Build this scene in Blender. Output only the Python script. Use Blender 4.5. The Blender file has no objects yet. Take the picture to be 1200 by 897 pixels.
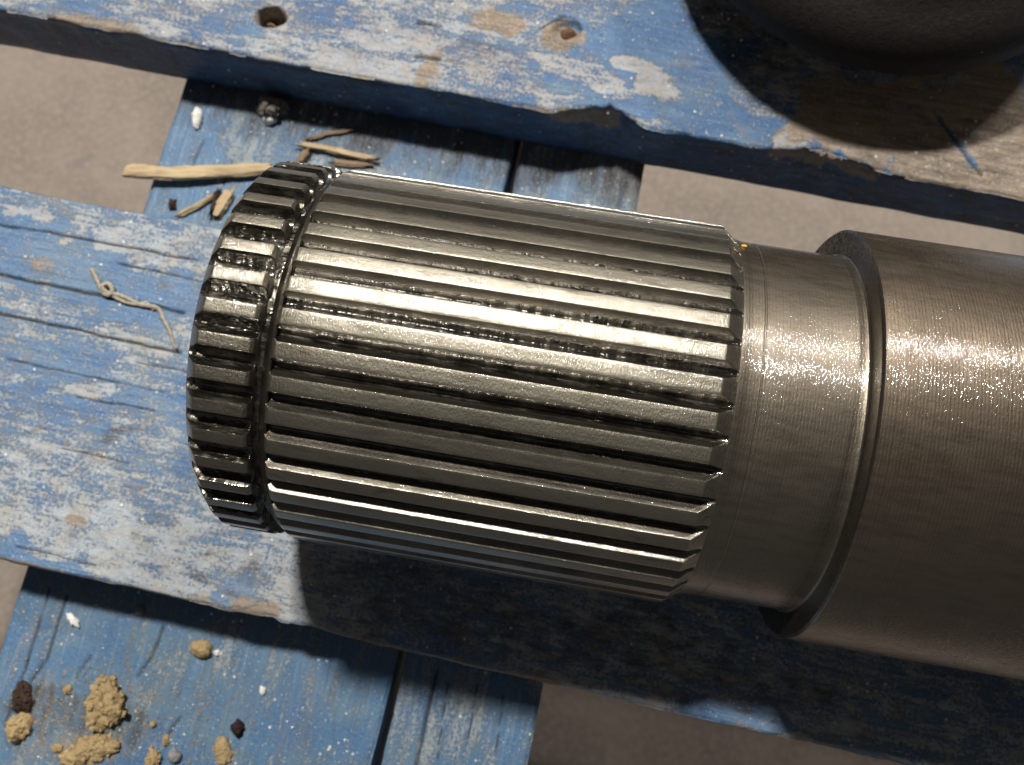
import bpy, math, random
import numpy as np
from mathutils import Vector, Matrix, Euler

# ------------------------------------------------------------------ camera, light, exposure
scene = bpy.context.scene
C = scene.collection
CAM_LOC = (0.0360, 0.0380, 0.3120)
CAM_ROT = (0.2130, 0.0219, 0.2110)
FPX = 1000.0                                   # focal length in pixels of the 1200 px wide photograph
cam = bpy.data.cameras.new('camera'); cam.sensor_width = 36.0; cam.lens = FPX/1200*36
cam.clip_start = 0.01; cam.clip_end = 100
cam.dof.use_dof = True; cam.dof.focus_distance = 0.225; cam.dof.aperture_fstop = 16
camo = bpy.data.objects.new('camera', cam); C.objects.link(camo)
camo.location = CAM_LOC; camo.rotation_euler = CAM_ROT
scene.camera = camo

w = bpy.data.worlds.new('World'); scene.world = w; w.use_nodes = True
bg = w.node_tree.nodes['Background']; bg.inputs[0].default_value = (1.0, 0.97, 0.94, 1); bg.inputs[1].default_value = 0.06

def lamp(name, direction, dist, size_x, size_y, power, col):
    L = bpy.data.lights.new(name, 'AREA'); L.shape = 'RECTANGLE'; L.size = size_x; L.size_y = size_y
    L.energy = power; L.color = col
    o = bpy.data.objects.new(name, L); C.objects.link(o)
    d = Vector(direction).normalized(); o.location = Vector((0.03, 0.09, 0)) + d*dist
    o.rotation_euler = d.to_track_quat('Z', 'Y').to_euler()
    return o
lamp('workshop_ceiling_lamp', (-0.27, 0.46, 1.0), 2.8, 0.27, 0.18, 92, (1.0, 0.97, 0.92))
lamp('far_ceiling_lamp', (0.42, 0.87, 1.0), 3.4, 0.32, 0.08, 36, (1.0, 0.97, 0.93))

vs = scene.view_settings
vs.view_transform = 'Standard'; vs.look = 'None'; vs.gamma = 1; vs.use_curve_mapping = False; vs.exposure = 0.14
scene.render.engine = 'CYCLES'

# ------------------------------------------------------------------ helpers
RM = np.array(Euler(CAM_ROT, 'XYZ').to_matrix()); CL = np.array(CAM_LOC)
def at(u, v, z):
    d = RM @ np.array([(u-600)/FPX, -(v-448.5)/FPX, -1.0])
    return CL + d*((z-CL[2])/d[2])
def proj(P):
    q = (P - CL) @ RM
    return 600 - FPX*q[:, 0]/q[:, 2], 448.5 + FPX*q[:, 1]/q[:, 2]

def vnoise(x, y, seed):
    r = np.random.RandomState(seed).rand(256, 256)
    xi = np.floor(x).astype(int); yi = np.floor(y).astype(int)
    fx = x-xi; fy = y-yi; fx = fx*fx*(3-2*fx); fy = fy*fy*(3-2*fy)
    a = r[xi % 256, yi % 256]; b = r[(xi+1) % 256, yi % 256]; c = r[xi % 256, (yi+1) % 256]; d = r[(xi+1) % 256, (yi+1) % 256]
    return (a*(1-fx)+b*fx)*(1-fy)+(c*(1-fx)+d*fx)*fy
def fbm(x, y, seed, octv=4):
    s = 0; a = 1.0; t = 0
    for i in range(octv):
        s = s + a*(vnoise(x*2**i+17.3*i, y*2**i+9.1*i, seed+i)-.5)*2; t += a; a *= .5
    return s/t
def sstep(a, b, x):
    t = np.clip((x-a)/(b-a), 0, 1); return t*t*(3-2*t)

def link(o, parent=None):
    C.objects.link(o)
    if parent is not None: o.parent = parent
    return o
def mesh_obj(name, verts, faces, mat, parent=None, smooth=True):
    me = bpy.data.meshes.new(name)
    me.from_pydata([tuple(v) for v in np.asarray(verts, float)], [], [tuple(int(i) for i in f) for f in faces])
    me.polygons.foreach_set('use_smooth', [smooth]*len(me.polygons))
    if mat: me.materials.append(mat)
    me.update()
    return link(bpy.data.objects.new(name, me), parent)
def tag(o, label, cat, group=None):
    o['label'] = label; o['category'] = cat
    if group: o['group'] = group
    return o
def empty(name, loc, rz=0.0):
    o = bpy.data.objects.new(name, None); o.empty_display_size = 0.02
    o.location = loc; o.rotation_euler = (0, 0, rz); C.objects.link(o); return o

# ------------------------------------------------------------------ node helpers
class NT:
    def __init__(s, name):
        s.m = bpy.data.materials.new(name); s.m.use_nodes = True
        s.t = s.m.node_tree; s.n = s.t.nodes; s.b = s.n['Principled BSDF']
    def new(s, typ, **kw):
        n = s.n.new(typ)
        for k, v in kw.items(): setattr(n, k, v)
        return n
    def set(s, sock, v):
        if isinstance(v, bpy.types.NodeSocket): s.t.links.new(v, sock)
        elif isinstance(v, tuple) and len(v) == 3 and sock.type == 'RGBA': sock.default_value = (*v, 1)
        else: sock.default_value = v
    def math(s, op, a, b=0.0, c=None, clamp=False):
        n = s.new('ShaderNodeMath', operation=op, use_clamp=clamp); s.set(n.inputs[0], a); s.set(n.inputs[1], b)
        if c is not None: s.set(n.inputs[2], c)
        return n.outputs[0]
    def vmath(s, op, a, b):
        n = s.new('ShaderNodeVectorMath', operation=op); s.set(n.inputs[0], a); s.set(n.inputs[1], b); return n.outputs[0]
    def ramp(s, x, a, b, lo=0.0, hi=1.0):
        n = s.new('ShaderNodeMapRange', interpolation_type='SMOOTHSTEP')
        for i, v in enumerate((x, a, b, lo, hi)): s.set(n.inputs[i], v)
        return n.outputs[0]
    def mix(s, f, a, b, blend='MIX'):
        n = s.new('ShaderNodeMix', data_type='RGBA', blend_type=blend)
        s.set(n.inputs[0], f); s.set(n.inputs[6], a); s.set(n.inputs[7], b); return n.outputs[2]
    def noise(s, vec, scale, detail=4, rough=.55, dist=0.0):
        n = s.new('ShaderNodeTexNoise'); s.set(n.inputs['Vector'], vec)
        n.inputs['Scale'].default_value = scale; n.inputs['Detail'].default_value = detail
        n.inputs['Roughness'].default_value = rough; n.inputs['Distortion'].default_value = dist
        return n.outputs['Fac']
    def voro(s, vec, scale, out='Distance', feature='F1'):
        n = s.new('ShaderNodeTexVoronoi', feature=feature); s.set(n.inputs['Vector'], vec); n.inputs['Scale'].default_value = scale
        return n.outputs[out]
    def pos(s):
        return s.new('ShaderNodeNewGeometry').outputs['Position']
    def obj(s):
        return s.new('ShaderNodeTexCoord').outputs['Object']
    def scale(s, vec, sx, sy, sz):
        n = s.new('ShaderNodeMapping'); s.set(n.inputs['Vector'], vec); n.inputs['Scale'].default_value = (sx, sy, sz); return n.outputs[0]
    def bump(s, h, strength, dist, normal=None):
        n = s.new('ShaderNodeBump'); s.set(n.inputs['Height'], h); n.inputs['Strength'].default_value = strength; n.inputs['Distance'].default_value = dist
        if normal is not None: s.set(n.inputs['Normal'], normal)
        return n.outputs[0]

# ------------------------------------------------------------------ materials
def paint_material(name, along_x=True, blue_a=(.05, .135, .295), blue_b=(.15, .235, .33), pale=(.47, .49, .49), tan=(.47, .42, .34)):
    """weathered blue paint on timber; the vertex colour 'surface' holds wear (R), bare wood (G), grime and painted shade (B), crack (A)"""
    M = NT(name)
    at_ = M.new('ShaderNodeVertexColor'); at_.layer_name = 'surface'
    sep = M.new('ShaderNodeSeparateColor'); M.t.links.new(at_.outputs['Color'], sep.inputs[0])
    wear, wood, grime = sep.outputs[0], sep.outputs[1], sep.outputs[2]; crack = at_.outputs['Alpha']
    p = M.pos()
    g = M.scale(p, .45, 1, 1) if along_x else M.scale(p, 1, .16, 1)
    g2 = M.scale(p, .07, 1, 1) if along_x else M.scale(p, 1, .05, 1)
    nbig = M.noise(p, 38, 6, .62, .6)
    nmed = M.noise(g, 210, 6, .7, .5)
    nfine = M.noise(p, 800, 4, .72)
    grain = M.noise(g2, 620, 4, .6)
    # wear mask
    x = M.math('MULTIPLY_ADD', M.math('SUBTRACT', nmed, .5), 1.7, wear)
    x = M.math('MULTIPLY_ADD', M.math('SUBTRACT', nfine, .5), 2.0, x)
    x = M.math('MULTIPLY_ADD', M.math('SUBTRACT', M.noise(M.scale(p, .13, 1, 1) if along_x else M.scale(p, 1, .1, 1), 300, 6, .7, .8), .5), 1.5, x)
    x = M.math('MULTIPLY_ADD', M.math('SUBTRACT', nbig, .5), .7, x)
    wm = M.ramp(x, .24, .80)
    blue = M.mix(M.ramp(M.math('MULTIPLY_ADD', nfine, .5, M.math('MULTIPLY', nbig, .6)), .4, .72), blue_a, blue_b)
    blue = M.mix(M.math('MULTIPLY', M.ramp(grain, .5, .72), .35), blue, (.26, .34, .42))
    chalk = M.mix(M.ramp(M.math('ADD', M.math('MULTIPLY', M.noise(p, 95, 5, .65, .8), .7), M.math('MULTIPLY', nfine, .3)), .42, .62), pale, tan)
    chalk = M.mix(M.math('MULTIPLY', M.ramp(M.noise(g, 330, 6, .7), .45, .75), .55), chalk, (.24, .29, .34))
    chalk = M.mix(M.math('MULTIPLY', M.ramp(M.noise(p, 520, 5, .75, .4), .50, .68), .6), chalk, (.17, .25, .34))
    col = M.mix(M.math('MULTIPLY', wm, .80), blue, chalk)
    sc = M.ramp(M.noise(M.scale(p, .5, 1, 1) if along_x else M.scale(p, 1, .3, 1), 75, 7, .74, 1.2), .52, .70)
    col = M.mix(M.math('MULTIPLY', sc, .55), col, (.13, .135, .14))
    sb = M.ramp(M.noise(M.scale(p, .6, 1, 1) if along_x else M.scale(p, 1, .4, 1), 58, 7, .72, 1.0), .55, .72)
    col = M.mix(M.math('MULTIPLY', sb, .62), col, (.25, .20, .15))
    # bare wood
    xw = M.math('MULTIPLY_ADD', M.math('SUBTRACT', nmed, .5), 1.4, wood)
    xw = M.math('MULTIPLY_ADD', M.math('SUBTRACT', nfine, .5), 1.2, xw)
    wd = M.mix(M.ramp(grain, .35, .7), (.33, .262, .195), (.21, .16, .118))
    wd = M.mix(M.ramp(nfine, .5, .75), wd, (.43, .38, .32))
    col = M.mix(M.ramp(xw, .34, .80), col, wd)
    # brown dust film and grime, with the shade painted into that channel
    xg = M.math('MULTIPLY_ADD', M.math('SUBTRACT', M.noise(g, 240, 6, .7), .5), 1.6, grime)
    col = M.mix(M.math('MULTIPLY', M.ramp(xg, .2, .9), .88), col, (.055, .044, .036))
    # scattered scuffs, dark specks, white specks
    sp = M.ramp(M.noise(M.scale(p, 1, 1.3, 1), 460, 3, .6), .70, .76)
    col = M.mix(M.math('MULTIPLY', sp, .75), col, (.07, .07, .075))
    v = M.voro(p, 330, 'Distance'); vc = M.voro(p, 330, 'Color')
    sv = M.new('ShaderNodeSeparateColor'); M.t.links.new(vc, sv.inputs[0])
    ws = M.math('MULTIPLY', M.ramp(v, .26, .12), M.ramp(sv.outputs[0], .90, .94))
    col = M.mix(M.math('MULTIPLY', ws, .85), col, (.78, .78, .76))
    v2 = M.voro(p, 950, 'Distance'); vc2 = M.voro(p, 950, 'Color')
    sv2 = M.new('ShaderNodeSeparateColor'); M.t.links.new(vc2, sv2.inputs[0])
    ws2 = M.math('MULTIPLY', M.ramp(v2, .36, .2), M.ramp(sv2.outputs[0], .82, .9))
    col = M.mix(M.math('MULTIPLY', ws2, .42), col, (.66, .68, .70))
    gl = M.ramp(M.noise(g2, 900, 3, .6), .66, .74)
    col = M.mix(M.math('MULTIPLY', gl, .55), col, (.07, .075, .085))
    col = M.mix(M.math('MULTIPLY', crack, .92), col, (.018, .017, .016))
    M.set(M.b.inputs['Base Color'], col)
    M.set(M.b.inputs['Roughness'], M.ramp(M.math('ADD', wm, M.math('MULTIPLY', nfine, .5)), .1, 1.2, .38, .75))
    M.b.inputs['Specular IOR Level'].default_value = .45
    h = M.math('ADD', M.math('MULTIPLY', nmed, .6), M.math('ADD', M.math('MULTIPLY', nfine, .5), M.math('MULTIPLY', grain, .4)))
    h = M.math('ADD', h, M.math('MULTIPLY', ws, .5))
    h = M.math('SUBTRACT', h, M.math('MULTIPLY', wm, .45))
    M.set(M.b.inputs['Normal'], M.bump(h, .75, .0011))
    return M.m

AX = (math.cos(.0413), math.sin(.0413), 0.0)
def steel(name, base_a, base_b, rough, aniso, coat, spark, lines=0.0, grime=.35, coatrough=.10, grain=.26, speck=.0, polish=.08, circ=.16):
    M = NT(name)
    p = M.pos(); st = M.scale(p, .22, 1, 1)
    n1 = M.noise(p, 55, 5, .6, .4); n2 = M.noise(st, 420, 5, .65); n3 = M.noise(p, 1500, 3, .6); n4 = M.noise(p, 3200, 2, .5)
    col = M.mix(M.ramp(n1, .3, .7), base_a, base_b)
    col = M.mix(M.math('MULTIPLY', M.ramp(n2, .52, .74), grime), col, (.035, .028, .018))
    if speck:
        sk = M.ramp(M.math('ADD', M.math('MULTIPLY', n3, .6), M.math('MULTIPLY', M.noise(M.scale(p, .3, 1, 1), 900, 4, .7), .4)), .44, .60)
        col = M.mix(M.math('MULTIPLY', sk, speck), col, (.04, .034, .024))
    ring = None
    if lines:
        s = M.obj()
        sx = M.new('ShaderNodeSeparateXYZ'); M.t.links.new(s, sx.inputs[0])
        cx = M.new('ShaderNodeCombineXYZ'); M.t.links.new(sx.outputs[0], cx.inputs[0])
        r1 = M.noise(cx.outputs[0], 900, 3, .6); r2 = M.math('SINE', M.math('MULTIPLY', sx.outputs[0], 7400.0))
        ring = M.math('ADD', M.math('MULTIPLY', r1, 1.0), M.math('MULTIPLY', r2, .16))
        col = M.mix(M.ramp(ring, .45, .85, 0, .35), col, (.10, .08, .055))
    M.set(M.b.inputs['Base Color'], col); M.b.inputs['Metallic'].default_value = 1.0
    M.set(M.b.inputs['Roughness'], M.ramp(M.math('ADD', M.math('MULTIPLY', n2, .6), M.math('MULTIPLY', n1, .4)), .3, .7, rough-polish, rough+polish))
    M.b.inputs['Anisotropic'].default_value = aniso
    if aniso:
        g = M.new('ShaderNodeNewGeometry')
        t = M.vmath('CROSS_PRODUCT', g.outputs['Normal'], AX)
        M.set(M.b.inputs['Tangent'], M.new('ShaderNodeVectorMath', operation='NORMALIZE').outputs[0])
        nn = M.n[-1]; M.t.links.new(t, nn.inputs[0])
    b0 = M.noise(M.scale(p, 1.0, .2, .2), 3600, 2, .6)
    h = M.math('ADD', M.math('MULTIPLY', n2, .5), M.math('MULTIPLY', n3, .35))
    nrm = M.bump(M.math('ADD', h, M.math('MULTIPLY', b0, .5)), grain, .0004)
    if ring is not None: nrm = M.bump(ring, lines, .00012, nrm)
    M.set(M.b.inputs['Normal'], nrm)
    # thin film of oil with tiny beads
    b1 = M.noise(M.scale(p, 1.0, circ, circ), 3400, 2, .6)
    bb = M.voro(M.scale(p, .6, 1, 1), 2300); patch = M.ramp(M.noise(p, 140, 4, .6), .42, .62)
    b = M.math('ADD', b1, M.math('MULTIPLY', M.math('MULTIPLY', M.ramp(bb, .45, .05), patch), .30))
    M.set(M.b.inputs['Coat Normal'], M.bump(b, spark*1.7, .00026))
    M.set(M.b.inputs['Coat Weight'], M.math('MULTIPLY', coat, M.ramp(n1, .25, .6, .55, 1.0)))
    M.b.inputs['Coat Roughness'].default_value = coatrough; M.b.inputs['Coat IOR'].default_value = 1.75
    return M.m

def oily_black(name):
    M = NT(name); p = M.pos()
    n = M.noise(M.scale(p, .3, 1, 1), 520, 5, .65)
    M.set(M.b.inputs['Base Color'], M.mix(M.ramp(n, .4, .7), (.040, .035, .027), (.155, .138, .108)))
    M.b.inputs['Metallic'].default_value = .85
    M.set(M.b.inputs['Roughness'], M.ramp(n, .3, .7, .14, .42))
    ax = M.noise(M.scale(p, 1, .4, .4), 430, 2, .45)
    bead = M.ramp(M.voro(M.scale(p, .4, 1, 1), 1100), .5, .05)
    patch = M.ramp(M.noise(p, 110, 4, .6), .44, .60)
    hh = M.math('ADD', ax, M.math('MULTIPLY', M.math('MULTIPLY', bead, patch), .22))
    nn = M.bump(hh, .7, .00062)
    M.set(M.b.inputs['Normal'], nn)
    M.b.inputs['Coat Weight'].default_value = 1.0; M.b.inputs['Coat Roughness'].default_value = .02; M.b.inputs['Coat IOR'].default_value = 1.75
    M.set(M.b.inputs['Coat Normal'], nn)
    return M.m

def grainy(name, a, b, rough=.9, scale=500, bumpd=.0012, along=None):
    M = NT(name); p = M.pos()
    if along is not None: p = M.scale(M.obj(), *along)
    n = M.noise(p, scale, 6, .7); n2 = M.noise(p, scale*3.1, 3, .6)
    M.set(M.b.inputs['Base Color'], M.mix(M.ramp(M.math('ADD', M.math('MULTIPLY', n, .7), M.math('MULTIPLY', n2, .3)), .36, .64), a, b))
    M.b.inputs['Roughness'].default_value = rough; M.b.inputs['Specular IOR Level'].default_value = .25
    M.set(M.b.inputs['Normal'], M.bump(M.math('ADD', n, M.math('MULTIPLY', n2, .5)), .8, bumpd))
    return M.m

def concrete():
    M = NT('concrete'); p = M.pos()
    n = M.noise(p, 14, 7, .6, .3); n2 = M.noise(p, 210, 6, .7); n3 = M.noise(p, 32, 3, .5, .5)
    col = M.mix(M.ramp(n, .35, .68), (.265, .217, .176), (.195, .157, .129))
    col = M.mix(M.ramp(n2, .42, .66, 0, .65), col, (.31, .258, .21))
    col = M.mix(M.ramp(M.noise(p, 420, 4, .7), .60, .70, 0, .25), col, (.12, .10, .085))
    col = M.mix(M.ramp(n3, .60, .74, 0, .5), col, (.16, .14, .14))
    M.set(M.b.inputs['Base Color'], col); M.b.inputs['Roughness'].default_value = .82
    M.set(M.b.inputs['Normal'], M.bump(n2, .3, .002))
    return M.m

MAT = dict(
    deck=paint_material('worn_blue_paint'),
    deck_b=paint_material('worn_blue_paint_saturated', True, (.028, .098, .245), (.09, .185, .295), (.48, .47, .45), (.46, .40, .33)),
    cross=paint_material('streaky_blue_paint', False, (.055, .14, .28), (.12, .20, .26), (.32, .35, .36), (.33, .32, .28)),
    tooth=steel('oiled_tooth_steel', (.32, .290, .227), (.24, .216, .167), .46, .2, 1.0, .36, 0, .6, .03, .60, .0, .06, .45),
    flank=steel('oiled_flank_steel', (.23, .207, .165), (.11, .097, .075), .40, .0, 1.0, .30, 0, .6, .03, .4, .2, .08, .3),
    ringtooth=steel('oiled_ring_steel', (.29, .261, .202), (.20, .178, .136), .47, .2, 1.0, .40, 0, .7, .03, .9, .15, .06, .45),
    neck=steel('turned_steel', (.225, .190, .144), (.180, .152, .114), .41, .5, .9, .34, .22, .10, .04, .26, .0, .06),
    body=steel('turned_steel_brown', (.212, .166, .120), (.165, .129, .093), .41, .5, .9, .34, .34, .10, .04, .26, .0, .06),
    rim=steel('dark_rim_steel', (.11, .093, .072), (.06, .05, .038), .44, .2, .8, .4, 0, .6, .06),
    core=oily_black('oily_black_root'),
    hub=grainy('black_hub', (.014, .011, .010), (.022, .017, .015), .6, 420, .0005),
    clay=grainy('dry_clay', (.52, .385, .20), (.36, .255, .125), .95, 520, .0012),
    bark=grainy('dark_bark', (.075, .042, .030), (.032, .020, .016), .9, 500, .0012),
    char=grainy('black_crumb', (.045, .026, .022), (.018, .012, .012), .8, 600, .001),
    stone=grainy('grey_stone', (.38, .37, .36), (.22, .21, .21), .9, 500, .001),
    grit=grainy('grey_grit', (.24, .21, .18), (.12, .105, .09), .95, 500, .0012),
    white=grainy('white_chip', (.86, .84, .79), (.70, .68, .62), .85, 400, .0005),
    splinter=grainy('split_pine', (.55, .42, .25), (.36, .26, .15), .85, 260, .0012, (.12, 1, 1)),
    splinter_b=grainy('weathered_split_wood', (.28, .20, .13), (.15, .10, .065), .9, 260, .0012, (.12, 1, 1)),
    string=grainy('frayed_string', (.52, .46, .36), (.36, .31, .24), .95, 700, .0008),
    nail=grainy('rusty_nail', (.20, .105, .055), (.09, .045, .028), .6, 500, .0006),
    hole=grainy('raw_hole_wood', (.10, .06, .035), (.04, .026, .018), .95, 300, .001),
    yellow=grainy('yellow_paint_fleck', (.75, .45, .04), (.6, .33, .03), .6, 600, .0004),
    block=grainy('rough_block_wood', (.26, .19, .13), (.17, .12, .08), .9, 120, .001),
    floor=concrete(),
)

# ------------------------------------------------------------------ setting: floor
FZ = -0.30
fl = mesh_obj('floor', [(-.9, -.40, FZ), (.9, -.40, FZ), (.9, 1.0, FZ), (-.9, 1.0, FZ)], [(0, 1, 2, 3)], MAT['floor'])
fl['kind'] = 'structure'

# ------------------------------------------------------------------ pallet
T = 0.0289                                     # board thickness
pallet = empty('wooden_pallet', (-0.05, 0.07, FZ))
tag(pallet, 'weathered blue painted wooden pallet under the splined shaft, paint worn and boards cracked', 'pallet')

def seg_dist(u, v, pts):
    d = np.full(u.shape, 1e9)
    for (a, b), (c, e) in zip(pts[:-1], pts[1:]):
        L = (c-a)**2+(e-b)**2; t = np.clip(((u-a)*(c-a)+(v-b)*(e-b))/L, 0, 1)
        d = np.minimum(d, np.hypot(u-a-t*(c-a), v-b-t*(e-b)))
    return d
def blob(u, v, cx, cy, rx, ry, ang, seed, rough=.85):
    c, s = math.cos(math.radians(ang)), math.sin(math.radians(ang))
    x = ((u-cx)*c+(v-cy)*s)/rx; y = (-(u-cx)*s+(v-cy)*c)/ry
    r = np.hypot(x, y) + rough*fbm(u/26, v/26, seed, 4)
    return 1-sstep(.55, 1.15, r)

def board(name, mat, along_x, l0, l1, w0, w1, zt, thick, lres, wres, edge0, edge1, surface, zfun=None, seed=1):
    """a plank with uneven edges; l = along the grain, w = across; edgeN(l) -> (inset of top edge, inset of bottom edge)"""
    L = np.linspace(l0, l1, int((l1-l0)/lres)+1)
    n = int((w1-w0)/wres)+1
    f = np.linspace(0, 1, n)
    a0, b0 = edge0(L); a1, b1 = edge1(L)
    rr = .0012
    rows = []                                   # each row: (w array, z array, is side)
    zb = zt-thick
    for k in np.linspace(0, 1, 9):              # left side going up
        ww = w0 + b0*(1-k)+a0*k; wob = .0005*fbm(L*60, np.full_like(L, k*3), seed+50)
        rows.append((ww+wob, np.full_like(L, zb+(thick-rr)*k), 1.0))
    for q in f:
        ww = (w0+a0)*(1-q)+(w1-a1)*q
        d0 = ww-(w0+a0); d1 = (w1-a1)-ww
        d = np.minimum(d0, d1); rad = .0016+.0012*fbm(L*45, np.full_like(L, .5), seed+9)
        t = np.clip(1-d/rad, 0, 1)
        rows.append((ww, zt-rr*t*t, 0.0))
    for k in np.linspace(1, 0, 9):
        ww = w1 - (b1*(1-k)+a1*k); wob = .0005*fbm(L*60, np.full_like(L, k*3+7), seed+51)
        rows.append((ww+wob, np.full_like(L, zb+(thick-rr)*k), 1.0))
    Wd = np.array([r[0] for r in rows]); Z = np.array([r[1] for r in rows]); S = np.array([np.full_like(L, r[2]) for r in rows])
    LL = np.broadcast_to(L, Wd.shape)
    X, Y = (LL, Wd) if along_x else (Wd, LL)
    P = np.stack([X.ravel(), Y.ravel(), Z.ravel()], 1)
    u, v = proj(P); side = S.ravel()
    col, dz = surface(P, u, v, side)
    rough = .00035*fbm(P[:, 0]*(50 if along_x else 260), P[:, 1]*(260 if along_x else 50), seed+3, 4)
    P[:, 2] += (1-side)*(rough+dz)
    nr, nl = Wd.shape
    I = np.arange(nr*nl).reshape(nr, nl)
    q = np.stack([I[:-1, :-1], I[:-1, 1:], I[1:, 1:], I[1:, :-1]], -1).reshape(-1, 4)
    if along_x: q = q[:, :]
    else: q = q[:, ::-1]
    faces = q.tolist()
    faces += [tuple(I[:, 0]) if along_x else tuple(I[::-1, 0]), tuple(I[::-1, -1]) if along_x else tuple(I[:, -1])]
    bot = np.stack([I[-1, :-1], I[-1, 1:], I[0, 1:], I[0, :-1]], -1)
    faces += (bot if along_x else bot[:, ::-1]).tolist()
    o = mesh_obj(name, P - np.array(pallet.location), faces, mat, pallet)
    ca = o.data.color_attributes.new('surface', 'FLOAT_COLOR', 'POINT')
    ca.data.foreach_set('color', np.clip(col, 0, 1).astype(np.float32).ravel())
    return o

def base_surface(P, u, v, side, wear, seed, sidewear=.15, side_grime_shade=.15):
    col = np.zeros((len(P), 4))
    col[:, 0] = wear + .25*fbm(P[:, 0]*22, P[:, 1]*40, seed, 4)
    col[:, 2] = .08
    col[:, 0] = np.where(side > .5, sidewear, col[:, 0])
    col[:, 2] = np.where(side > .5, side_grime_shade, col[:, 2])
    return col, np.zeros(len(P))
def apply(col, ch, m, val):
    col[:, ch] = col[:, ch]*(1-m)+val*m
def cracks(col, dz, u, v, side, lst, seed):
    for pts, wd, dep in lst:
        wob = 2.2*fbm(u/30, v/30, seed, 3)
        d = seg_dist(u, v+wob, pts)
        br = sstep(-.75, -.2, fbm(u/45, v/45, seed+3, 3))
        m = (1-sstep(wd*.6, wd*1.5, d))*(1-side)*br
        col[:, 3] = np.maximum(col[:, 3], m*.9); dz -= m*dep

# --- middle deck board (carries the shaft)
def mid_surface(P, u, v, side):
    col, dz = base_surface(P, u, v, side, .52, 11, .05, .1)
    top = 1-side
    for cx, cy, rx, ry, ang, ch, val, sd in [
        (130, 335, 110, 42, 10, 0, .08, 1), (40, 275, 95, 22, 8, 0, .12, 2), (60, 420, 60, 16, 10, 0, .25, 3),
        (150, 285, 70, 22, 12, 0, .95, 4), (40, 250, 60, 14, 10, 0, .9, 5), (150, 405, 60, 20, 10, 0, .8, 41),
        (60, 480, 110, 30, 8, 0, .55, 6), (90, 560, 90, 40, 12, 0, .72, 7), (160, 640, 150, 30, 12, 0, .98, 8),
        (60, 620, 80, 26, 12, 0, .85, 9), (200, 690, 110, 22, 12, 0, .95, 10), (290, 690, 40, 20, -10, 0, .0, 12),
        (300, 700, 20, 12, -20, 0, -.2, 13), (250, 610, 45, 25, 0, 0, .9, 14), (350, 705, 60, 24, 12, 0, .8, 15),
        (10, 645, 22, 24, 0, 0, .0, 16), (60, 665, 90, 8, 12, 0, -.1, 17), (850, 835, 60, 22, 12, 0, -.25, 18), (905, 850, 30, 14, 12, 0, -.2, 60),
        (985, 870, 60, 18, 12, 0, .25, 19), (300, 712, 30, 10, 15, 1, .75, 20), (250, 705, 30, 9, 12, 1, .55, 21), (355, 742, 25, 6, 20, 1, .8, 22),
        (640, 798, 60, 9, 12, 1, .7, 23), (700, 810, 70, 10, 12, 0, .9, 24), (540, 778, 40, 8, 12, 1, .6, 25), (930, 868, 30, 9, 12, 0, .9, 26),
        (50, 310, 24, 9, 8, 1, .62, 27), (80, 520, 22, 8, 10, 1, .55, 28), (90, 610, 14, 6, 10, 1, .6, 29), (130, 510, 18, 12, -30, 2, .6, 30),
        (40, 505, 30, 7, -20, 2, .5, 31), (165, 505, 40, 5, 8, 2, .45, 32), (600, 735, 320, 50, 12, 2, .50, 33), (820, 790, 180, 36, 12, 2, .48, 61), (520, 750, 60, 20, 12, 1, .5, 62), (700, 745, 50, 20, 12, 1, .5, 63), (760, 740, 60, 40, 0, 2, .5, 34),  # long brown dirt blobs below the shaft also darken its cast shadow
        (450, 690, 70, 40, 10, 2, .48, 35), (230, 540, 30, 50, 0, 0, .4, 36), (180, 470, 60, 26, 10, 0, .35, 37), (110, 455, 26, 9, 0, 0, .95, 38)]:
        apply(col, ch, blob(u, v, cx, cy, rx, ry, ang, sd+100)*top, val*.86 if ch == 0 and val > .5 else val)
    cracks(col, dz, u, v, side, [
        ([(-30, 316), (120, 348), (215, 366)], 1.5, .0011), ([(-30, 362), (90, 387), (210, 414)], 1.5, .0012), ([(-30, 258), (110, 283), (230, 305)], 1.2, .0008),
        ([(140, 310), (235, 330)], 1.0, .0006), ([(10, 422), (120, 445), (190, 460)], 1.0, .0006), ([(90, 465), (180, 482)], .9, .0005),
        ([(70, 525), (150, 542)], .9, .0005), ([(160, 425), (225, 437)], .8, .0005), ([(20, 640), (110, 662)], .8, .0004)], 5)
    # worn arris along the lower edge
    e = (1-sstep(0, .0035, P[:, 1]))*top
    apply(col, 1, e*sstep(.0, .5, fbm(P[:, 0]*45, P[:, 1]*9, 77, 3)+.15), .75)
    return col, dz
def mid_edge0(L):
    z = lambda a, b, c, d: np.interp(L, [a, b, c], [0, d, 0])
    chip = z(-.066, -.050, -.047, .0014)+z(-.040, -.036, -.022, .0009)+z(.05, .064, .066, .0008)
    e = .0006*(fbm(L*20, L*0+.3, 31, 3)+.6)+.0004*fbm(L*190, L*0+.9, 36, 3)
    return e+chip, np.zeros_like(L)+.0002
def mid_edge1(L):
    return .0012*(fbm(L*24, L*0+2.3, 33, 4)+.6), np.zeros_like(L)
board('deck_board', MAT['deck'], True, -.34, .42, 0.0, .14, 0.0, T-.0004, .0011, .00045, mid_edge0, mid_edge1, mid_surface, seed=21)

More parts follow.
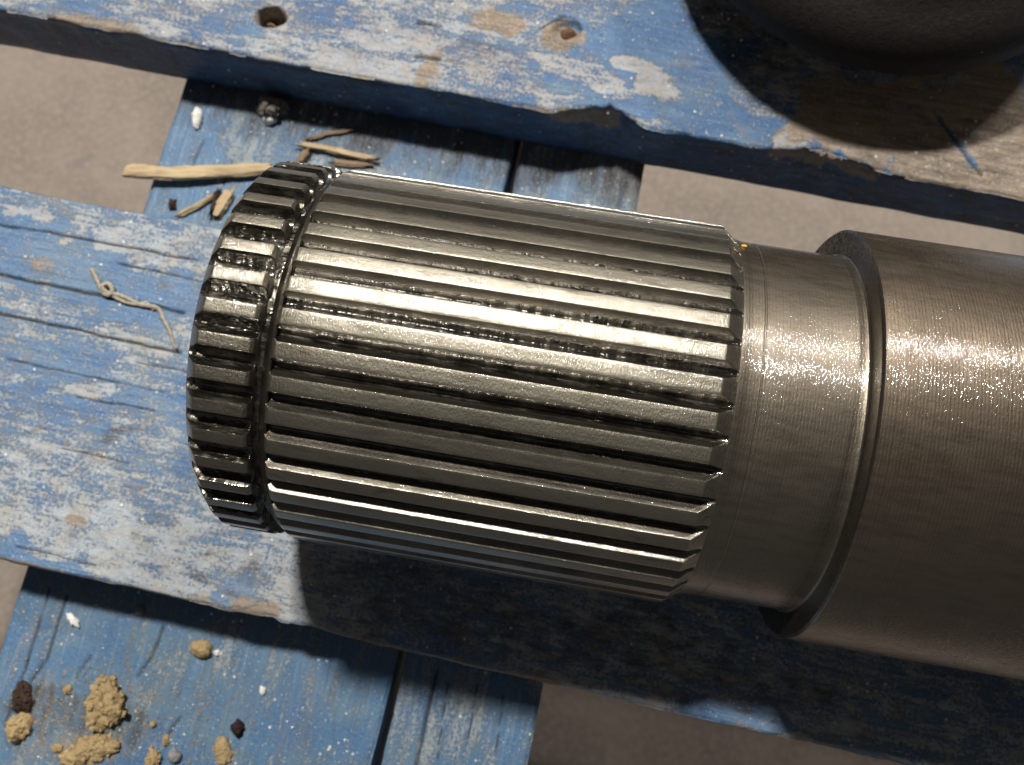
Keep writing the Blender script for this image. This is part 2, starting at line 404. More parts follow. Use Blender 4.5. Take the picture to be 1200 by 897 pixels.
# --- upper deck board
HOLE = [(317, 20, 20, 13)]
def top_surface(P, u, v, side):
    col, dz = base_surface(P, u, v, side, .56, 12, -.1, .5)  # high last value paints extra shade into the board's side face
    top = 1-side
    for cx, cy, rx, ry, ang, ch, val, sd in [
        (80, 15, 140, 26, 8, 0, .75, 1), (200, 50, 110, 24, 8, 0, .8, 2), (120, 30, 60, 12, 8, 1, .55, 3), (430, 60, 130, 50, 8, 0, .95, 4),
        (260, 30, 50, 20, 0, 0, .35, 50), (90, 5, 60, 12, 0, 0, .3, 51), (380, 30, 40, 30, 20, 0, .45, 52),
        (430, 80, 60, 16, 8, 0, 1.3, 5), (590, 25, 40, 18, 10, 1, .75, 6), (500, 80, 22, 22, 0, 1, .62, 7), (660, 38, 34, 24, 0, 1, .7, 8),
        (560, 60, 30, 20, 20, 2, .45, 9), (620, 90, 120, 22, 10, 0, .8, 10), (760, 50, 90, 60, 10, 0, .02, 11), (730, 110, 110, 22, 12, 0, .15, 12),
        (690, 90, 60, 14, 20, 0, .95, 13), (780, 105, 40, 18, 20, 0, 1.3, 14), (740, 75, 40, 8, 10, 0, 1.1, 15), (860, 150, 70, 22, 10, 0, .12, 16),
        (925, 163, 22, 12, 0, 0, 1.5, 17), (830, 90, 40, 60, 40, 0, .2, 18), (980, 140, 60, 50, 10, 1, 1.0, 19), (1080, 150, 130, 60, 14, 1, .95, 20), (1130, 185, 120, 50, 10, 1, .95, 55),
        (1170, 130, 60, 60, 0, 1, .95, 21), (1150, 200, 70, 30, 10, 1, .9, 22), (1050, 185, 50, 16, 10, 0, .2, 23), (1000, 175, 30, 10, 10, 0, .1, 24),
        (1120, 165, 8, 40, -35, 0, .1, 25), (1100, 175, 140, 60, 10, 2, .42, 56), (980, 120, 70, 40, 20, 2, .4, 57), (1040, 130, 40, 16, 10, 2, .45, 26), (880, 60, 70, 50, 40, 2, .5, 27), (690, 140, 50, 9, 12, 1, .9, 28)]:  # broad dark blobs by the hub paint its soft shadow onto the wood
        apply(col, ch, blob(u, v, cx, cy, rx, ry, ang, sd+200)*top, val*.8 if ch == 0 and val > .5 else (val*1.25 if ch == 1 else val))
    for ch, val in ((0, .1),): apply(col, 1, blob(u, v, 1120, 165, 7, 42, -35, 333)*top, 0.0)
    cracks(col, dz, u, v, side, [([(489, 27), (502, 28), (515, 31)], 1.6, .001), ([(487, 66), (500, 68), (516, 70)], 1.8, .001), ([(1095, 130), (1120, 165), (1150, 205)], 2.0, .0006),
        ([(632, 33), (645, 27), (658, 24)], 1.3, .0007), ([(655, 20), (672, 22), (682, 36)], 1.3, .0007)], 6)
    for cx, cy, rx, ry in HOLE:
        r = np.hypot((u-cx)/rx, (v-cy)/ry)+.12*fbm(u/9, v/9, 4, 2)
        m = 1-sstep(.72, 1.0, r); dz -= m*.016*top
        apply(col, 1, (1-sstep(.9, 1.3, r))*top, .8); apply(col, 2, m*top, .8)
    r = np.hypot((u-664)/19, (v-37)/14)+.15*fbm(u/7, v/7, 5, 2)
    dz -= (1-sstep(.55, 1.0, r))*.0022*top; dz += np.exp(-((r-1.15)/.25)**2)*.0005*top
    # splintered notches in the lower arris show raw wood
    for a, b in ((638, 735), (892, 1035)):
        m = sstep(a, a+14, u)*(1-sstep(b-16, b, u))*side*sstep(-.010, -.006, P[:, 2]+.004*fbm(u/12, v/12, 91, 3)+.003*fbm(u/50, v/50, 92, 2))
        apply(col, 1, m, 1.1); apply(col, 0, m, .3); apply(col, 2, m, .1)
    e = (1-sstep(0, .003, P[:, 1]-.2143))*top
    apply(col, 1, e*sstep(.1, .5, fbm(P[:, 0]*40, P[:, 1]*9, 78, 3)+.1), .75)
    return col, dz
def top_edge0(L):
    z = lambda a, b, c, d: np.interp(L, [a, b, c], [0, d, 0])
    chip = z(.008, .030, .045, .0075)+z(.092, .115, .143, .0055)
    e = .0010*(fbm(L*24, L*0+.3, 41, 3)+.5)+.0005*fbm(L*210, L*0+.9, 46, 3)
    return e+chip*(1+.35*fbm(L*260, L*0+.4, 47, 3)), np.zeros_like(L)
def top_edge1(L):
    return .0015*(fbm(L*24, L*0+2.3, 43, 4)+.6), np.zeros_like(L)
up = board('deck_board', MAT['deck_b'], True, -.36, .42, .2143, .312, 0.0, T-.0004, .0010, .0006, top_edge0, top_edge1, top_surface, seed=22)

# --- two cross boards under the deck, grain running across
gx_top = at(609, 200, -T)[0]; gx_bot = at(447, 830, -T)[0]
GX = (gx_top+gx_bot)/2
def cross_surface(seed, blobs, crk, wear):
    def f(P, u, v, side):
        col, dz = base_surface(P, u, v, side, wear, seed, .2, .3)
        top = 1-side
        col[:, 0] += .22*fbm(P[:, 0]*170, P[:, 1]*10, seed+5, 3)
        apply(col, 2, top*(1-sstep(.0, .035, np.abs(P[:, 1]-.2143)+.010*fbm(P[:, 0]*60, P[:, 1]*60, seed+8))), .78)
        for cx, cy, rx, ry, ang, ch, val, sd in blobs:
            apply(col, ch, blob(u, v, cx, cy, rx, ry, ang, sd+300)*top, val)
        cracks(col, dz, u, v, side, crk, seed)
        return col, dz
    return f
sl = cross_surface(61, [(205, 175, 14, 60, 18, 0, -.1, 1), (25, 720, 24, 60, 18, 0, -.15, 2), (120, 760, 60, 40, 10, 0, .15, 3), (60, 830, 60, 26, 0, 2, .55, 4),
    (130, 850, 90, 26, 0, 2, .5, 5), (140, 780, 50, 18, 20, 0, -.1, 20), (215, 850, 70, 14, 12, 0, -.3, 6), (300, 870, 50, 16, 10, 0, -.25, 7), (110, 875, 60, 22, 0, 1, .6, 8), (260, 880, 14, 22, 0, 1, .6, 9),
    (400, 190, 80, 20, 10, 0, .7, 10), (280, 170, 40, 30, 0, 0, .7, 11), (380, 850, 60, 50, 0, 0, .25, 12), (300, 800, 80, 30, 0, 0, .25, 13)],
    [([(58, 690), (30, 780), (5, 850)], 1.4, .0009), ([(78, 700), (55, 770), (35, 800)], 1.5, .0009), ([(192, 735), (178, 770), (160, 795)], 1.2, .0008), ([(105, 770), (88, 795)], .9, .0006), ([(212, 838), (195, 865)], 1.2, .0008), ([(272, 190), (262, 215)], 1.0, .0005), ([(238, 165), (222, 200)], 1.0, .0005)], .30)
sr = cross_surface(66, [(690, 225, 50, 26, 0, 0, .6, 1), (655, 230, 20, 30, 0, 0, -.1, 2), (600, 870, 14, 60, 14, 0, -.4, 3), (575, 870, 8, 40, 14, 0, -.4, 4), (530, 850, 40, 60, 0, 0, .6, 5), (480, 850, 18, 60, 14, 0, .35, 6)],
    [([(513, 785), (500, 840), (487, 905)], 1.6, .0012), ([(560, 800), (548, 870)], .8, .0004), ([(525, 800), (512, 890)], .7, .0004), ([(590, 815), (580, 890)], .7, .0004)], .50)
flat = lambda k: (lambda L: (.0006*(fbm(L*24, L*0+k, 51, 4)+.6), np.zeros_like(L)))
Yc0, Yc1 = -.13, .36
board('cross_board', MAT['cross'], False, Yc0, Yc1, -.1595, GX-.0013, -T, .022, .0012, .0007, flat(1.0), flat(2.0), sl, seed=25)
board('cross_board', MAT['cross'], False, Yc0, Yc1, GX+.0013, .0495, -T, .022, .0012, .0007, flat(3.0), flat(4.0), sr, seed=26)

def box(name, a, b, mat, parent, bev=.003):
    x0, y0, z0 = a; x1, y1, z1 = b
    V = np.array([(x, y, z) for z in (z0, z1) for y in (y0, y1) for x in (x0, x1)])
    o = mesh_obj(name, V-np.array(parent.location), [(0, 2, 3, 1), (4, 5, 7, 6), (0, 1, 5, 4), (2, 6, 7, 3), (0, 4, 6, 2), (1, 3, 7, 5)], mat, parent, False)
    m = o.modifiers.new('bevel', 'BEVEL'); m.width = bev; m.segments = 2
    return o
for y0, y1 in ((.03, .11), (.25, .31)):
    box('spacer_block', (-.13, y0, FZ), (.03, y1, -T-.0218), MAT['block'], pallet)

# nail stub in the split knot of the upper board and rough wall pieces in its open bolt hole
def clump_mesh(rx, ry, h, seed, lump=.28, sub=4, flat_bottom=True):
    import bmesh
    bm = bmesh.new(); bmesh.ops.create_icosphere(bm, subdivisions=sub, radius=1.0)
    V = np.array([v.co[:] for v in bm.verts])
    n = fbm(V[:, 0]*1.7+V[:, 2]*.9+5, V[:, 1]*1.7-V[:, 2]*1.1+5, seed, 4)
    n2 = fbm(V[:, 0]*5.5+V[:, 2]*3+9, V[:, 1]*5.5-V[:, 2]*2.5+3, seed+20, 3)
    V = V*(1+lump*1.5*n+lump*.55*n2)[:, None]
    V = V*np.array([rx, ry, h])
    if flat_bottom: V[:, 2] = np.where(V[:, 2] < -.25*h, -.25*h, V[:, 2])
    V[:, 2] -= V[:, 2].min()
    for v, c in zip(bm.verts, V): v.co = c
    return bm
def clump_obj(name, loc, rx, ry, h, rz, mat, seed, lump=.28, sub=4, parent=None):
    bm = clump_mesh(rx, ry, h, seed, lump, sub)
    me = bpy.data.meshes.new(name); bm.to_mesh(me); bm.free()
    me.polygons.foreach_set('use_smooth', [True]*len(me.polygons)); me.materials.append(mat)
    o = link(bpy.data.objects.new(name, me), parent)
    o.location = Vector(loc) - (Vector(parent.location) if parent else Vector((0, 0, 0)))
    o.rotation_euler = (0, 0, rz); return o
q = at(666, 40, -.002)
clump_obj('nail_head', (q[0], q[1], -.0032), .0034, .0027, .0022, .4, MAT['nail'], 5, .25, 3, pallet)
q = at(318, 27, -.006)
clump_obj('hole_splinter', (q[0], q[1]-.0005, -.0135), .0040, .0014, .006, -.25, MAT['splinter_b'], 8, .3, 3, pallet)

# ------------------------------------------------------------------ splined shaft
YAW = .0413; RB = .0596; RS = .0558; RN = .0520; RR = .0527; NT_ = 42
shaft = empty('splined_shaft', (0, .0888, 0.0003), YAW)
tag(shaft, 'oily steel shaft with splined end and turned neck lying on the blue pallet', 'shaft')

def lathe(name, prof, mat, nseg=192, cap0=True, cap1=True, bevel=0):
    pr = np.array(prof); a = np.linspace(0, 2*np.pi, nseg, endpoint=False)
    V = np.stack([np.repeat(pr[:, 0], nseg), np.outer(pr[:, 1], np.sin(a)).ravel(), np.outer(pr[:, 1], np.cos(a)).ravel()+RB], 1)
    F = []
    for i in range(len(pr)-1):
        for j in range(nseg):
            k = (j+1) % nseg
            F.append((i*nseg+j, i*nseg+k, (i+1)*nseg+k, (i+1)*nseg+j))
    if cap0: F.append(tuple(range(nseg-1, -1, -1)))
    if cap1: F.append(tuple((len(pr)-1)*nseg+j for j in range(nseg)))
    o = mesh_obj(name, V, F, mat, shaft)
    # sharp edges where the profile turns
    o.data.set_sharp_from_angle(angle=math.radians(28))
    return o
def arc(cx, cy, r, a0, a1, n=6):
    return [(cx+r*math.cos(math.radians(t)), cy+r*math.sin(math.radians(t))) for t in np.linspace(a0, a1, n)]
# root cylinder below the teeth
lathe('spline_core', [(-.0560, .0500), (-.0560, .0506), (-.0412, .0506), (-.0412, .0512), (-.0384, .0512), (-.0384, RR-.0008), (.0746, RR-.0008)], MAT['core'])
# chamfered end ring left of the short teeth
lathe('end_ring', [(-.0590, .040)]+[(-.0590, .0492)]+arc(-.0580, .0494, .0010, 180, 110, 4)+[(-.0566, .0520), (-.0562, .0518), (-.0562, .0500)], MAT['rim'])
# narrow collar between the ring groove and the long teeth
lathe('groove_collar', [(-.0386, .050), (-.0386, .0531), (-.0380, .0539), (-.0369, .0545), (-.0362, .0541), (-.0361, .050)], MAT['rim'])
# neck with tool steps and a fillet up to the shoulder
lathe('neck', [(.0743, RN-.003), (.0743, RR-.0010), (.0749, RR-.00008), (.0754, RR-.00008), (.0768, RN+.0003), (.0780, RN+.0001), (.0800, RN), (.0806, RN), (.0808, RN-.00012), (.0811, RN-.00012), (.0813, RN),
    (.0850, RN), (.0960, RN), (.1030, RN)]+arc(.1053, RN+.0010, .0010, 270, 340, 6)[1:]+[(.1066, RN-.004)], MAT['neck'])
# large diameter with its shoulder face
lathe('shoulder_face', [(.1062, .045), (.1062, RB-.0008), (.1066, RB-.0003), (.1070, RB-.0003), (.1070, .045)], MAT['rim'], 256)
lathe('journal', [(.1066, .030), (.1066, RB-.0003), (.1069, RB), (.1100, RB)]+[(x, RB) for x in np.linspace(.13, .40, 10)]+[(.402, RB-.002), (.402, .03)], MAT['body'], 256)

def tooth_mesh(name, s_list, mat, top_frac, base_frac, r_root, r_top):
    """loft of sections (s, outer radius): flat top, straight flanks and a hollow fillet that meets the next tooth in the root"""
    import bmesh
    d = 2*math.pi/NT_; h = r_top-r_root
    prof = [(top_frac*d/2, r_top), ((top_frac*.62+base_frac*.38)*d/2, r_root+.66*h), (base_frac*d/2, r_root+.30*h), ((base_frac*.55+.45)*d/2, r_root+.12*h), ((base_frac*.22+.78)*d/2, r_root+.03*h), (d/2, r_root)]
    pa = np.array([q[0] for q in prof]); pr = np.array([q[1] for q in prof])
    V = []
    for s, r in s_list:
        rc = max(min(r, r_top), r_root+1e-6); a = float(np.interp(rc, pr[::-1], pa[::-1]))
        half = [(max(q[0], a), min(q[1], rc)) for q in prof]
        half[0] = (a, rc)
        pts = [(-d/2, r_root-.0014)]+[(-x, y) for x, y in half[::-1]]+[(-a*.5, rc), (0, rc), (a*.5, rc)]+half+[(d/2, r_root-.0014)]
        for t, rr in pts: V.append((s, rr*math.sin(t), rr*math.cos(t)))
    m = len(pts); n = len(s_list); F = []
    for i in range(n-1):
        for j in range(m-1):
            F.append((i*m+j, (i+1)*m+j, (i+1)*m+j+1, i*m+j+1))
    F.append(tuple(range(m))); F.append(tuple((n-1)*m+j for j in range(m-1, -1, -1)))
    me = bpy.data.meshes.new(name)
    me.from_pydata(V, [], F); me.update()
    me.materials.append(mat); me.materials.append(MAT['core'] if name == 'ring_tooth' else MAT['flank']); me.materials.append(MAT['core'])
    bm = bmesh.new(); bm.from_mesh(me); bmesh.ops.remove_doubles(bm, verts=bm.verts, dist=2e-6)
    bmesh.ops.recalc_face_normals(bm, faces=bm.faces)
    ed = [e for e in bm.edges if len(e.link_faces) == 2 and e.calc_face_angle(0) > math.radians(33) and min(Vector((0, v.co.y, v.co.z)).length for v in e.verts) > r_root+.0004]
    bmesh.ops.bevel(bm, geom=ed, offset=.00030, segments=2, affect='EDGES', profile=.6)
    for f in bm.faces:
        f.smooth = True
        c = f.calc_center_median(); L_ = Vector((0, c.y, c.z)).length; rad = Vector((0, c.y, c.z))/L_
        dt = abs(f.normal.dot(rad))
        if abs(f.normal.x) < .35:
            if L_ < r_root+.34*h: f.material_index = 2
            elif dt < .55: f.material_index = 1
    bm.to_mesh(me); bm.free()
    me.set_sharp_from_angle(angle=math.radians(42))
    return me
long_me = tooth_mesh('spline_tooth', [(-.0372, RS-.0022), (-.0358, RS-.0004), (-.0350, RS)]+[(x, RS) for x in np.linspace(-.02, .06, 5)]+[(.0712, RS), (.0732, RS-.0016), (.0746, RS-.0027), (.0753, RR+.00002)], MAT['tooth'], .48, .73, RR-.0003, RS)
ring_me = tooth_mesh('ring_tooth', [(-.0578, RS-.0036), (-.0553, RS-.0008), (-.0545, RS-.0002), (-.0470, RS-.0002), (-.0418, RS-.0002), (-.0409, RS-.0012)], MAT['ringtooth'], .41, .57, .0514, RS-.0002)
pitch = 2*math.pi/NT_; th0 = math.radians(.3+360/NT_/2)
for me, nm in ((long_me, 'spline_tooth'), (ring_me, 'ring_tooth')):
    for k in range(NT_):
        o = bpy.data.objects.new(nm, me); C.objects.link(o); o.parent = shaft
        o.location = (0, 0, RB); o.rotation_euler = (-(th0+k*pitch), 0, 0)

# ------------------------------------------------------------------ dark hub on the upper board
HC = (.1205, .325)
hub = empty('dark_hub', (HC[0], HC[1], .0002))
tag(hub, 'black round hub with overhanging rim standing on the upper board, shadowing it', 'hub')
def lathe_z(name, prof, mat, parent, nseg=128):
    pr = np.array(prof); a = np.linspace(0, 2*np.pi, nseg, endpoint=False)
    V = np.stack([np.outer(pr[:, 1], np.cos(a)).ravel(), np.outer(pr[:, 1], np.sin(a)).ravel(), np.repeat(pr[:, 0], nseg)], 1)
    F = [(i*nseg+j, i*nseg+(j+1) % nseg, (i+1)*nseg+(j+1) % nseg, (i+1)*nseg+j) for i in range(len(pr)-1) for j in range(nseg)]
    F += [tuple(range(nseg-1, -1, -1)), tuple((len(pr)-1)*nseg+j for j in range(nseg))]
    o = mesh_obj(name, V, F, mat, parent); o.data.set_sharp_from_angle(angle=math.radians(35)); return o
lathe_z('foot', [(0, .050), (.002, .052), (.024, .052), (.0285, .056)], MAT['hub'], hub)
lathe_z('rim', [(.0275, .050), (.0275, .086), (.0283, .0877), (.030, .088), (.036, .0875), (.046, .082), (.048, .078), (.060, .068), (.074, .060), (.078, .054), (.080, .03)], MAT['hub'], hub)

# ------------------------------------------------------------------ loose debris
ZD, ZC = .0002, -T+.0001
def px(n, z): return n*(CL[2]-z)/FPX*1.03
def crumble(o, rx, ry, h, seed, n):
    import bmesh
    rn = random.Random(seed); bm = bmesh.new(); bm.from_mesh(o.data)
    src = [v.co.copy() for v in bm.verts if v.co.z > .12*h]
    for i in range(n):
        c = rn.choice(src); r_ = (.05+.24*rn.random()**2.0)*min(rx, ry)
        k = bmesh.ops.create_icosphere(bm, subdivisions=1, radius=1.0)['verts']
        for v in k: v.tag = True
        for v in k:
            f = 1+.6*(rn.random()-.5); v.co = c + Vector((v.co.x*r_*f*rn.uniform(.9, 1.1), v.co.y*r_*f, v.co.z*r_*f*.8))
    for f in bm.faces: f.smooth = not f.verts[0].tag
    bm.to_mesh(o.data); bm.free()
def clod(name, label, cat, u, v, rxp, ryp, h, ang, mat, seed, z=ZC, lump=.28, sub=4, group=None):
    p = at(u, v, z); o = clump_obj(name, (p[0], p[1], z-.0002), px(rxp, z)*.94, px(ryp, z)*.94, h*.82, math.radians(-ang)+CAM_ROT[2], MAT[mat], seed, lump, sub)
    if lump > .29 and mat in ('clay', 'grit', 'bark'): crumble(o, px(rxp, z), px(ryp, z), h, seed, 150 if sub > 4 else 60)
    return tag(o, label, cat, group)
clod('clay_clod', 'tall crumbly tan clay clod standing on the lower cross board', 'clod', 128, 823, 17, 29, .0062, -8, 'clay', 3, lump=.42, sub=5)
clod('clay_clod', 'rounded tan clay clod touching a dark bark scrap', 'clod', 25, 850, 13, 14, .0050, 20, 'clay', 14, lump=.3)
clod('clay_crust', 'flat spread of crushed tan clay beside the tall clod', 'clod', 107, 880, 26, 13, .0026, -12, 'clay', 25, lump=.42, sub=5)
clod('clay_pebble', 'smooth tan pebble next to the edge shadow of the middle board', 'pebble', 237, 761, 12, 11, .0045, 30, 'clay', 7, lump=.22)
clod('clay_crumb', 'tan crumb beside the small grey stone', 'clod', 181, 889, 9, 11, .0036, 0, 'clay', 19, lump=.35)
clod('clay_smear', 'pale tan clay smear with a lump at its lower end', 'clod', 261, 880, 8, 16, .0018, -8, 'clay', 29, lump=.35)
clod('grey_stone', 'small light grey stone lying beside tan crumbs', 'stone', 205, 886, 8, 8, .0036, 0, 'stone', 31, lump=.22)
clod('black_crumb', 'small black brown crumb alone on the lower cross board', 'crumb', 279, 853, 7, 9, .0036, 10, 'char', 33, lump=.3)
clod('bark_scrap', 'dark brown bark scrap above the rounded clay clod', 'bark', 28, 818, 9, 18, .0034, -12, 'bark', 37, lump=.45)
clod('paint_flake', 'jagged white flake near the left cracks of the lower cross board', 'flake', 86, 727, 10, 5, .0016, 40, 'white', 39, lump=.4, sub=3)
clod('grey_stone', 'tiny grey stone in the shadow under the middle board', 'stone', 164, 716, 5, 5, .0022, 0, 'stone', 41, lump=.25, sub=3)
clod('white_chip', 'oval white chip lying near the left end of the cross board', 'chip', 232, 139, 7.5, 14, .0030, -6, 'white', 43, lump=.26)
clod('grit_lump', 'grey brown grit lump with pale base beside the upper board', 'clod', 320, 131, 18, 13, .0072, 0, 'grit', 47, lump=.4, sub=5)
clod('white_chip', 'pale chip leaning under the grey grit lump', 'chip', 317, 141, 10, 7, .0042, 10, 'white', 49, lump=.3)
clod('white_chip', 'small white flake right of the tan pebble', 'flake', 255, 765, 4.5, 3.5, .0013, 0, 'white', 51, lump=.6, sub=3)
clod('white_chip', 'tiny white flake halfway between tan pebble and black crumb', 'flake', 308, 809, 4, 5, .0013, 0, 'white', 53, lump=.6, sub=3)
clod('clay_crumb', 'small orange tan crumb between bark scrap and tall clod', 'crumb', 80, 808, 4.5, 5, .0022, 0, 'clay', 55, lump=.3, sub=3)
clod('clay_crumb', 'small tan crumb touching the flank of the tall clod', 'crumb', 104, 824, 5, 4, .0020, 0, 'clay', 57, lump=.3, sub=3)
clod('clay_crumb', 'round tan crumb right of the flat clay spread', 'crumb', 180, 849, 4.2, 4, .0022, 0, 'clay', 59, lump=.22, sub=3)
clod('clay_crumb', 'dull tan crumb just above the small grey stone', 'crumb', 195, 867, 4, 6, .0020, 0, 'clay', 63, lump=.3, sub=3)
clod('clay_crumb', 'pointed tan crumb left of the flat clay spread', 'crumb', 69, 877, 6, 4.5, .0020, 0, 'clay', 65, lump=.35, sub=3)

# countless specks of grit: one loose mass
def specks(name, label, spots, mat, seed, sizes):
    rnd = random.Random(seed); V = []; F = []
    base = [(1, 0, 0), (-.5, .87, 0), (-.5, -.87, 0), (.2, .1, 1)]
    for (u, v, z) in spots:
        p = at(u, v, z); r = rnd.uniform(*sizes); a = rnd.random()*6.28; n = len(V)
        for bx, by, bz in base:
            x = bx*math.cos(a)-by*math.sin(a); y = bx*math.sin(a)+by*math.cos(a)
            V.append((p[0]+x*r*rnd.uniform(.7, 1.3), p[1]+y*r*rnd.uniform(.7, 1.3), z+bz*r*rnd.uniform(.6, 1.1)))
        F += [(n, n+1, n+3), (n+1, n+2, n+3), (n+2, n, n+3), (n+2, n+1, n)]
    o = mesh_obj(name, V, F, MAT[mat], None, False); o['kind'] = 'stuff'
    return tag(o, label, 'grit')
rnd = random.Random(4)
sp = []
for i in range(1500):
    u = rnd.gauss(110, 75); v = rnd.gauss(845, 34)
    if v > 660+.24*u+55 and v < 910 and u > 8 and u < 430: sp.append((u, v, ZC))
specks('clay_grit', 'fine tan clay grit scattered around the clods', sp, 'clay', 5, (.00015, .0006))
sp = []
for i in range(90): 
    u = rnd.uniform(10, 420); v = rnd.uniform(700, 897)
    if v > 660+.24*u+55: sp.append((u, v, ZC))
for i in range(40):
    u = rnd.uniform(215, 420); v = rnd.uniform(130, 230); sp.append((u, v, ZC))
for i in range(70):
    u = rnd.uniform(600, 900); v = rnd.uniform(5, 165)
    if v < 110+.16*(u-500)-8: sp.append((u, v, .0002))
specks('white_grit', 'tiny white grit specks sprinkled over the blue boards', sp, 'white', 6, (.0003, .0008))

# splinters
def splinter(name, label, pts, width, thick, mat, z, seed, taper=(.6, .5), lift=(0, 0), cat='splinter'):
    P = np.array([at(u, v, z) for u, v in pts]); P[:, 2] += np.linspace(lift[0], lift[1], len(P))
    n = 26; t = np.linspace(0, 1, n); tt = np.linspace(0, 1, len(P))
    Q = np.stack([np.interp(t, tt, P[:, k]) for k in range(3)], 1)
    d = np.gradient(Q, axis=0); d /= np.linalg.norm(d, axis=1)[:, None]
    nrm = np.stack([-d[:, 1], d[:, 0], np.zeros(n)], 1)
    rr = np.random.RandomState(seed); m = 14; V = []; F = []
    wv = np.interp(t, [0, .12, .85, 1], [taper[0], 1, .95, taper[1]])
    jag = rr.uniform(-1, 1, m)*.0040; ring_ = rr.uniform(-.28, .2, m)
    for i in range(n):
        for j in range(m):
            a = 2*math.pi*j/m
            ex = math.copysign(abs(math.cos(a))**.6, math.cos(a)); ez = math.copysign(abs(math.sin(a))**.6, math.sin(a))
            wob = 1+ring_[j]+.30*(float(fbm(np.array([t[i]*7.0]), np.array([j*.7]), seed, 3)[0]))
            sh = d[i]*jag[j] if i in (0, n-1) else 0
            V.append(Q[i]+nrm[i]*ex*width*.45*wv[i]*wob+np.array([0, 0, ez*thick/2*wob+thick/2])+sh)
    for i in range(n-1):
        for j in range(m):
            F.append((i*m+j, i*m+(j+1) % m, (i+1)*m+(j+1) % m, (i+1)*m+j))
    F += [tuple(range(m-1, -1, -1)), tuple((n-1)*m+j for j in range(m))]
    c = Q.mean(0); c[2] = z
    ang = math.atan2(Q[-1][1]-Q[0][1], Q[-1][0]-Q[0][0])
    R = np.array([[math.cos(ang), math.sin(ang), 0], [-math.sin(ang), math.cos(ang), 0], [0, 0, 1]])
    o = mesh_obj(name, (np.array(V)-c) @ R.T, F, MAT[mat], None, True)
    o.location = c; o.rotation_euler = (0, 0, ang); o.data.set_sharp_from_angle(angle=math.radians(50))
    return tag(o, label, cat)
splinter('wood_splinter', 'long pale split pine splinter poking out past the cross board edge', [(159, 206), (200, 209), (255, 206), (318, 200)], .0066, .0034, 'splinter', ZC, 3, (1.0, .7), (.003, .0005))
splinter('wood_splinter', 'thin pale splinter lying over another beside the spline top edge', [(352, 172), (385, 177), (412, 184), (438, 189)], .0028, .0018, 'splinter', ZC, 4, (.5, .8), (.0015, .0015))
splinter('wood_splinter', 'curved thin brown splinter behind the spline top edge', [(364, 164), (385, 158), (412, 154)], .0022, .0016, 'splinter_b', ZC, 5, (.7, .4))
splinter('wood_splinter', 'short brown stub of wood standing by the spline ring corner', [(352, 192), (362, 180)], .0036, .0030, 'splinter_b', ZC, 6)
splinter('wood_splinter', 'dark flat splinter along the first long spline tooth', [(392, 192), (432, 195)], .0028, .0016, 'splinter_b', ZC, 7)
splinter('wood_splinter', 'narrow tan splinter slanting under the spline end ring', [(208, 254), (232, 243), (254, 230)], .0024, .0018, 'splinter', ZC, 8, (.4, .8), (.0, .001))
splinter('wood_splinter', 'upright tan chip of wood beside the spline end ring', [(258, 249), (264, 238), (272, 226)], .0050, .0030, 'splinter', ZC, 9, (.8, .6))
splinter('wood_splinter', 'dark brown sliver against the tan chip of wood', [(250, 250), (254, 240), (257, 228)], .0022, .0030, 'bark', ZC, 10)
clod('bark_scrap', 'small dark bark crumb below the long pale splinter', 'bark', 203, 241, 5, 8, .0026, 0, 'bark', 71, lump=.4, sub=3)

# frayed string on the middle board
def tube(name, pts, r, mat, z, seed):
    P = np.array([at(u, v, z+h) for u, v, h in pts]); t = np.linspace(0, 1, len(P)); n = 90; tt = np.linspace(0, 1, n)
    # Catmull-Rom through the points
    Q = []
    for s in tt*(len(P)-1):
        i = min(int(s), len(P)-2); f = s-i
        p0, p1, p2, p3 = P[max(i-1, 0)], P[i], P[i+1], P[min(i+2, len(P)-1)]
        Q.append(.5*((2*p1)+(-p0+p2)*f+(2*p0-5*p1+4*p2-p3)*f*f+(-p0+3*p1-3*p2+p3)*f**3))
    Q = np.array(Q); d = np.gradient(Q, axis=0); d /= np.linalg.norm(d, axis=1)[:, None]
    up_ = np.array([0, 0, 1.0]); V = []; F = []; m = 8
    for i in range(n):
        sd = np.cross(d[i], up_); sd /= np.linalg.norm(sd)+1e-9; b = np.cross(sd, d[i])
        k = r*(1+.35*float(fbm(np.array([tt[i]*22]), np.array([.5]), seed, 3)[0]))*(1.0 if tt[i] < .8 else 1-.5*(tt[i]-.8)/.2)
        for j in range(m):
            a = 2*math.pi*j/m+i*.25; kk = k*(1+.22*math.cos(3*a))
            V.append(Q[i]+(sd*math.cos(a)+b*math.sin(a))*kk)
    for i in range(n-1):
        for j in range(m): F.append((i*m+j, (i+1)*m+j, (i+1)*m+(j+1) % m, i*m+(j+1) % m))
    F += [tuple(range(m)), tuple((n-1)*m+j for j in range(m-1, -1, -1))]
    return mesh_obj(name, V, F, MAT[mat])
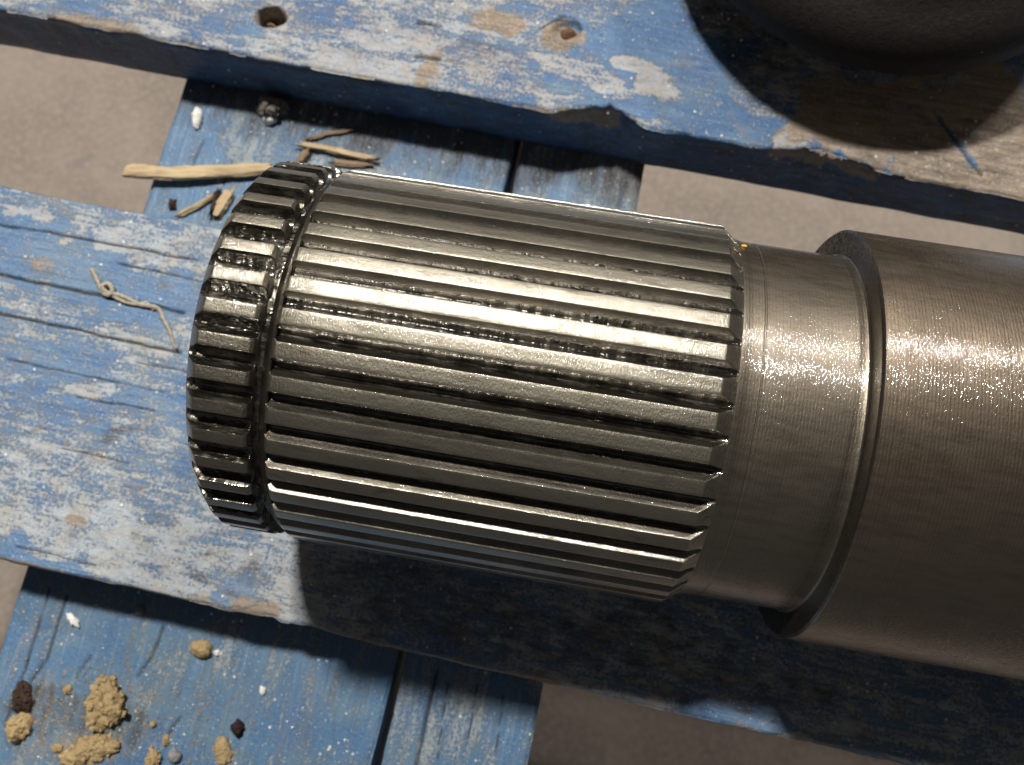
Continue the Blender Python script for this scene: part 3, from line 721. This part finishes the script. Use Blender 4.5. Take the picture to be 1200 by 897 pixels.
st = tube('frayed_string', [(108, 316, .0006), (114, 328, .0008), (119, 340, .0008), (126, 346, .0009), (132, 341, .0014), (127, 333, .0018), (120, 336, .002), (126, 343, .0012), (140, 346, .0008), (152, 351, .0007), (164, 357, .0008), (176, 359, .0009), (186, 362, .0007),
    (192, 374, .0007), (199, 388, .0007), (203, 402, .0006), (207, 409, .0005)], .00085, 'string', 0, 3)
tag(st, 'frayed tan string with a small loop lying on the middle board', 'string')
st2 = tube('stray_fibre', [(128, 345, .0006), (146, 354, .0009), (160, 357, .0008), (172, 355, .0006), (180, 364, .0006)], .0006, 'string', 0, 9)
st2.parent = st
rnf = random.Random(12); hv = []; hf = []
for i in range(46):                              # loose hairs of the fray
    k = rnf.random(); u0 = 110+k*97; v0 = np.interp(u0, [108, 126, 152, 186, 199, 207], [316, 343, 351, 362, 388, 409])
    a_ = rnf.random()*6.28; l_ = rnf.uniform(3, 8); b_ = a_+rnf.uniform(-.8, .8)
    q0, q1, q2 = at(u0, v0, .0009), at(u0+l_*.5*math.cos(a_), v0+l_*.5*math.sin(a_), .0014), at(u0+l_*math.cos(b_), v0+l_*math.sin(b_), .0004)
    n0 = len(hv)
    for q_ in (q0, q1, q2):
        for t_ in (0, 2.09, 4.19): hv.append(q_+.00011*np.array([math.cos(t_), math.sin(t_), math.sin(t_+1)]))
    for g_ in (0, 3):
        for t_ in range(3): hf.append((n0+g_+t_, n0+g_+(t_+1) % 3, n0+g_+3+(t_+1) % 3, n0+g_+3+t_))
hr = mesh_obj('loose_hairs', hv, hf, MAT['string'], st); hr['kind'] = 'stuff'

# yellow fleck stuck to the shaft where the teeth run out
th = math.radians(52); s0 = .0768; rr_ = RN+.0004
yf = clump_obj('paint_fleck', (0, 0, 0), .0008, .0006, .0005, 0, MAT['yellow'], 81, .3, 2)
yf.location = Matrix.Rotation(YAW, 4, 'Z') @ Vector((s0, rr_*math.sin(th), rr_*math.cos(th)+RB)) + Vector(shaft.location)
yf.rotation_euler = (-th, 0, YAW)
tag(yf, 'tiny yellow paint fleck on the shaft where the teeth run out', 'fleck')
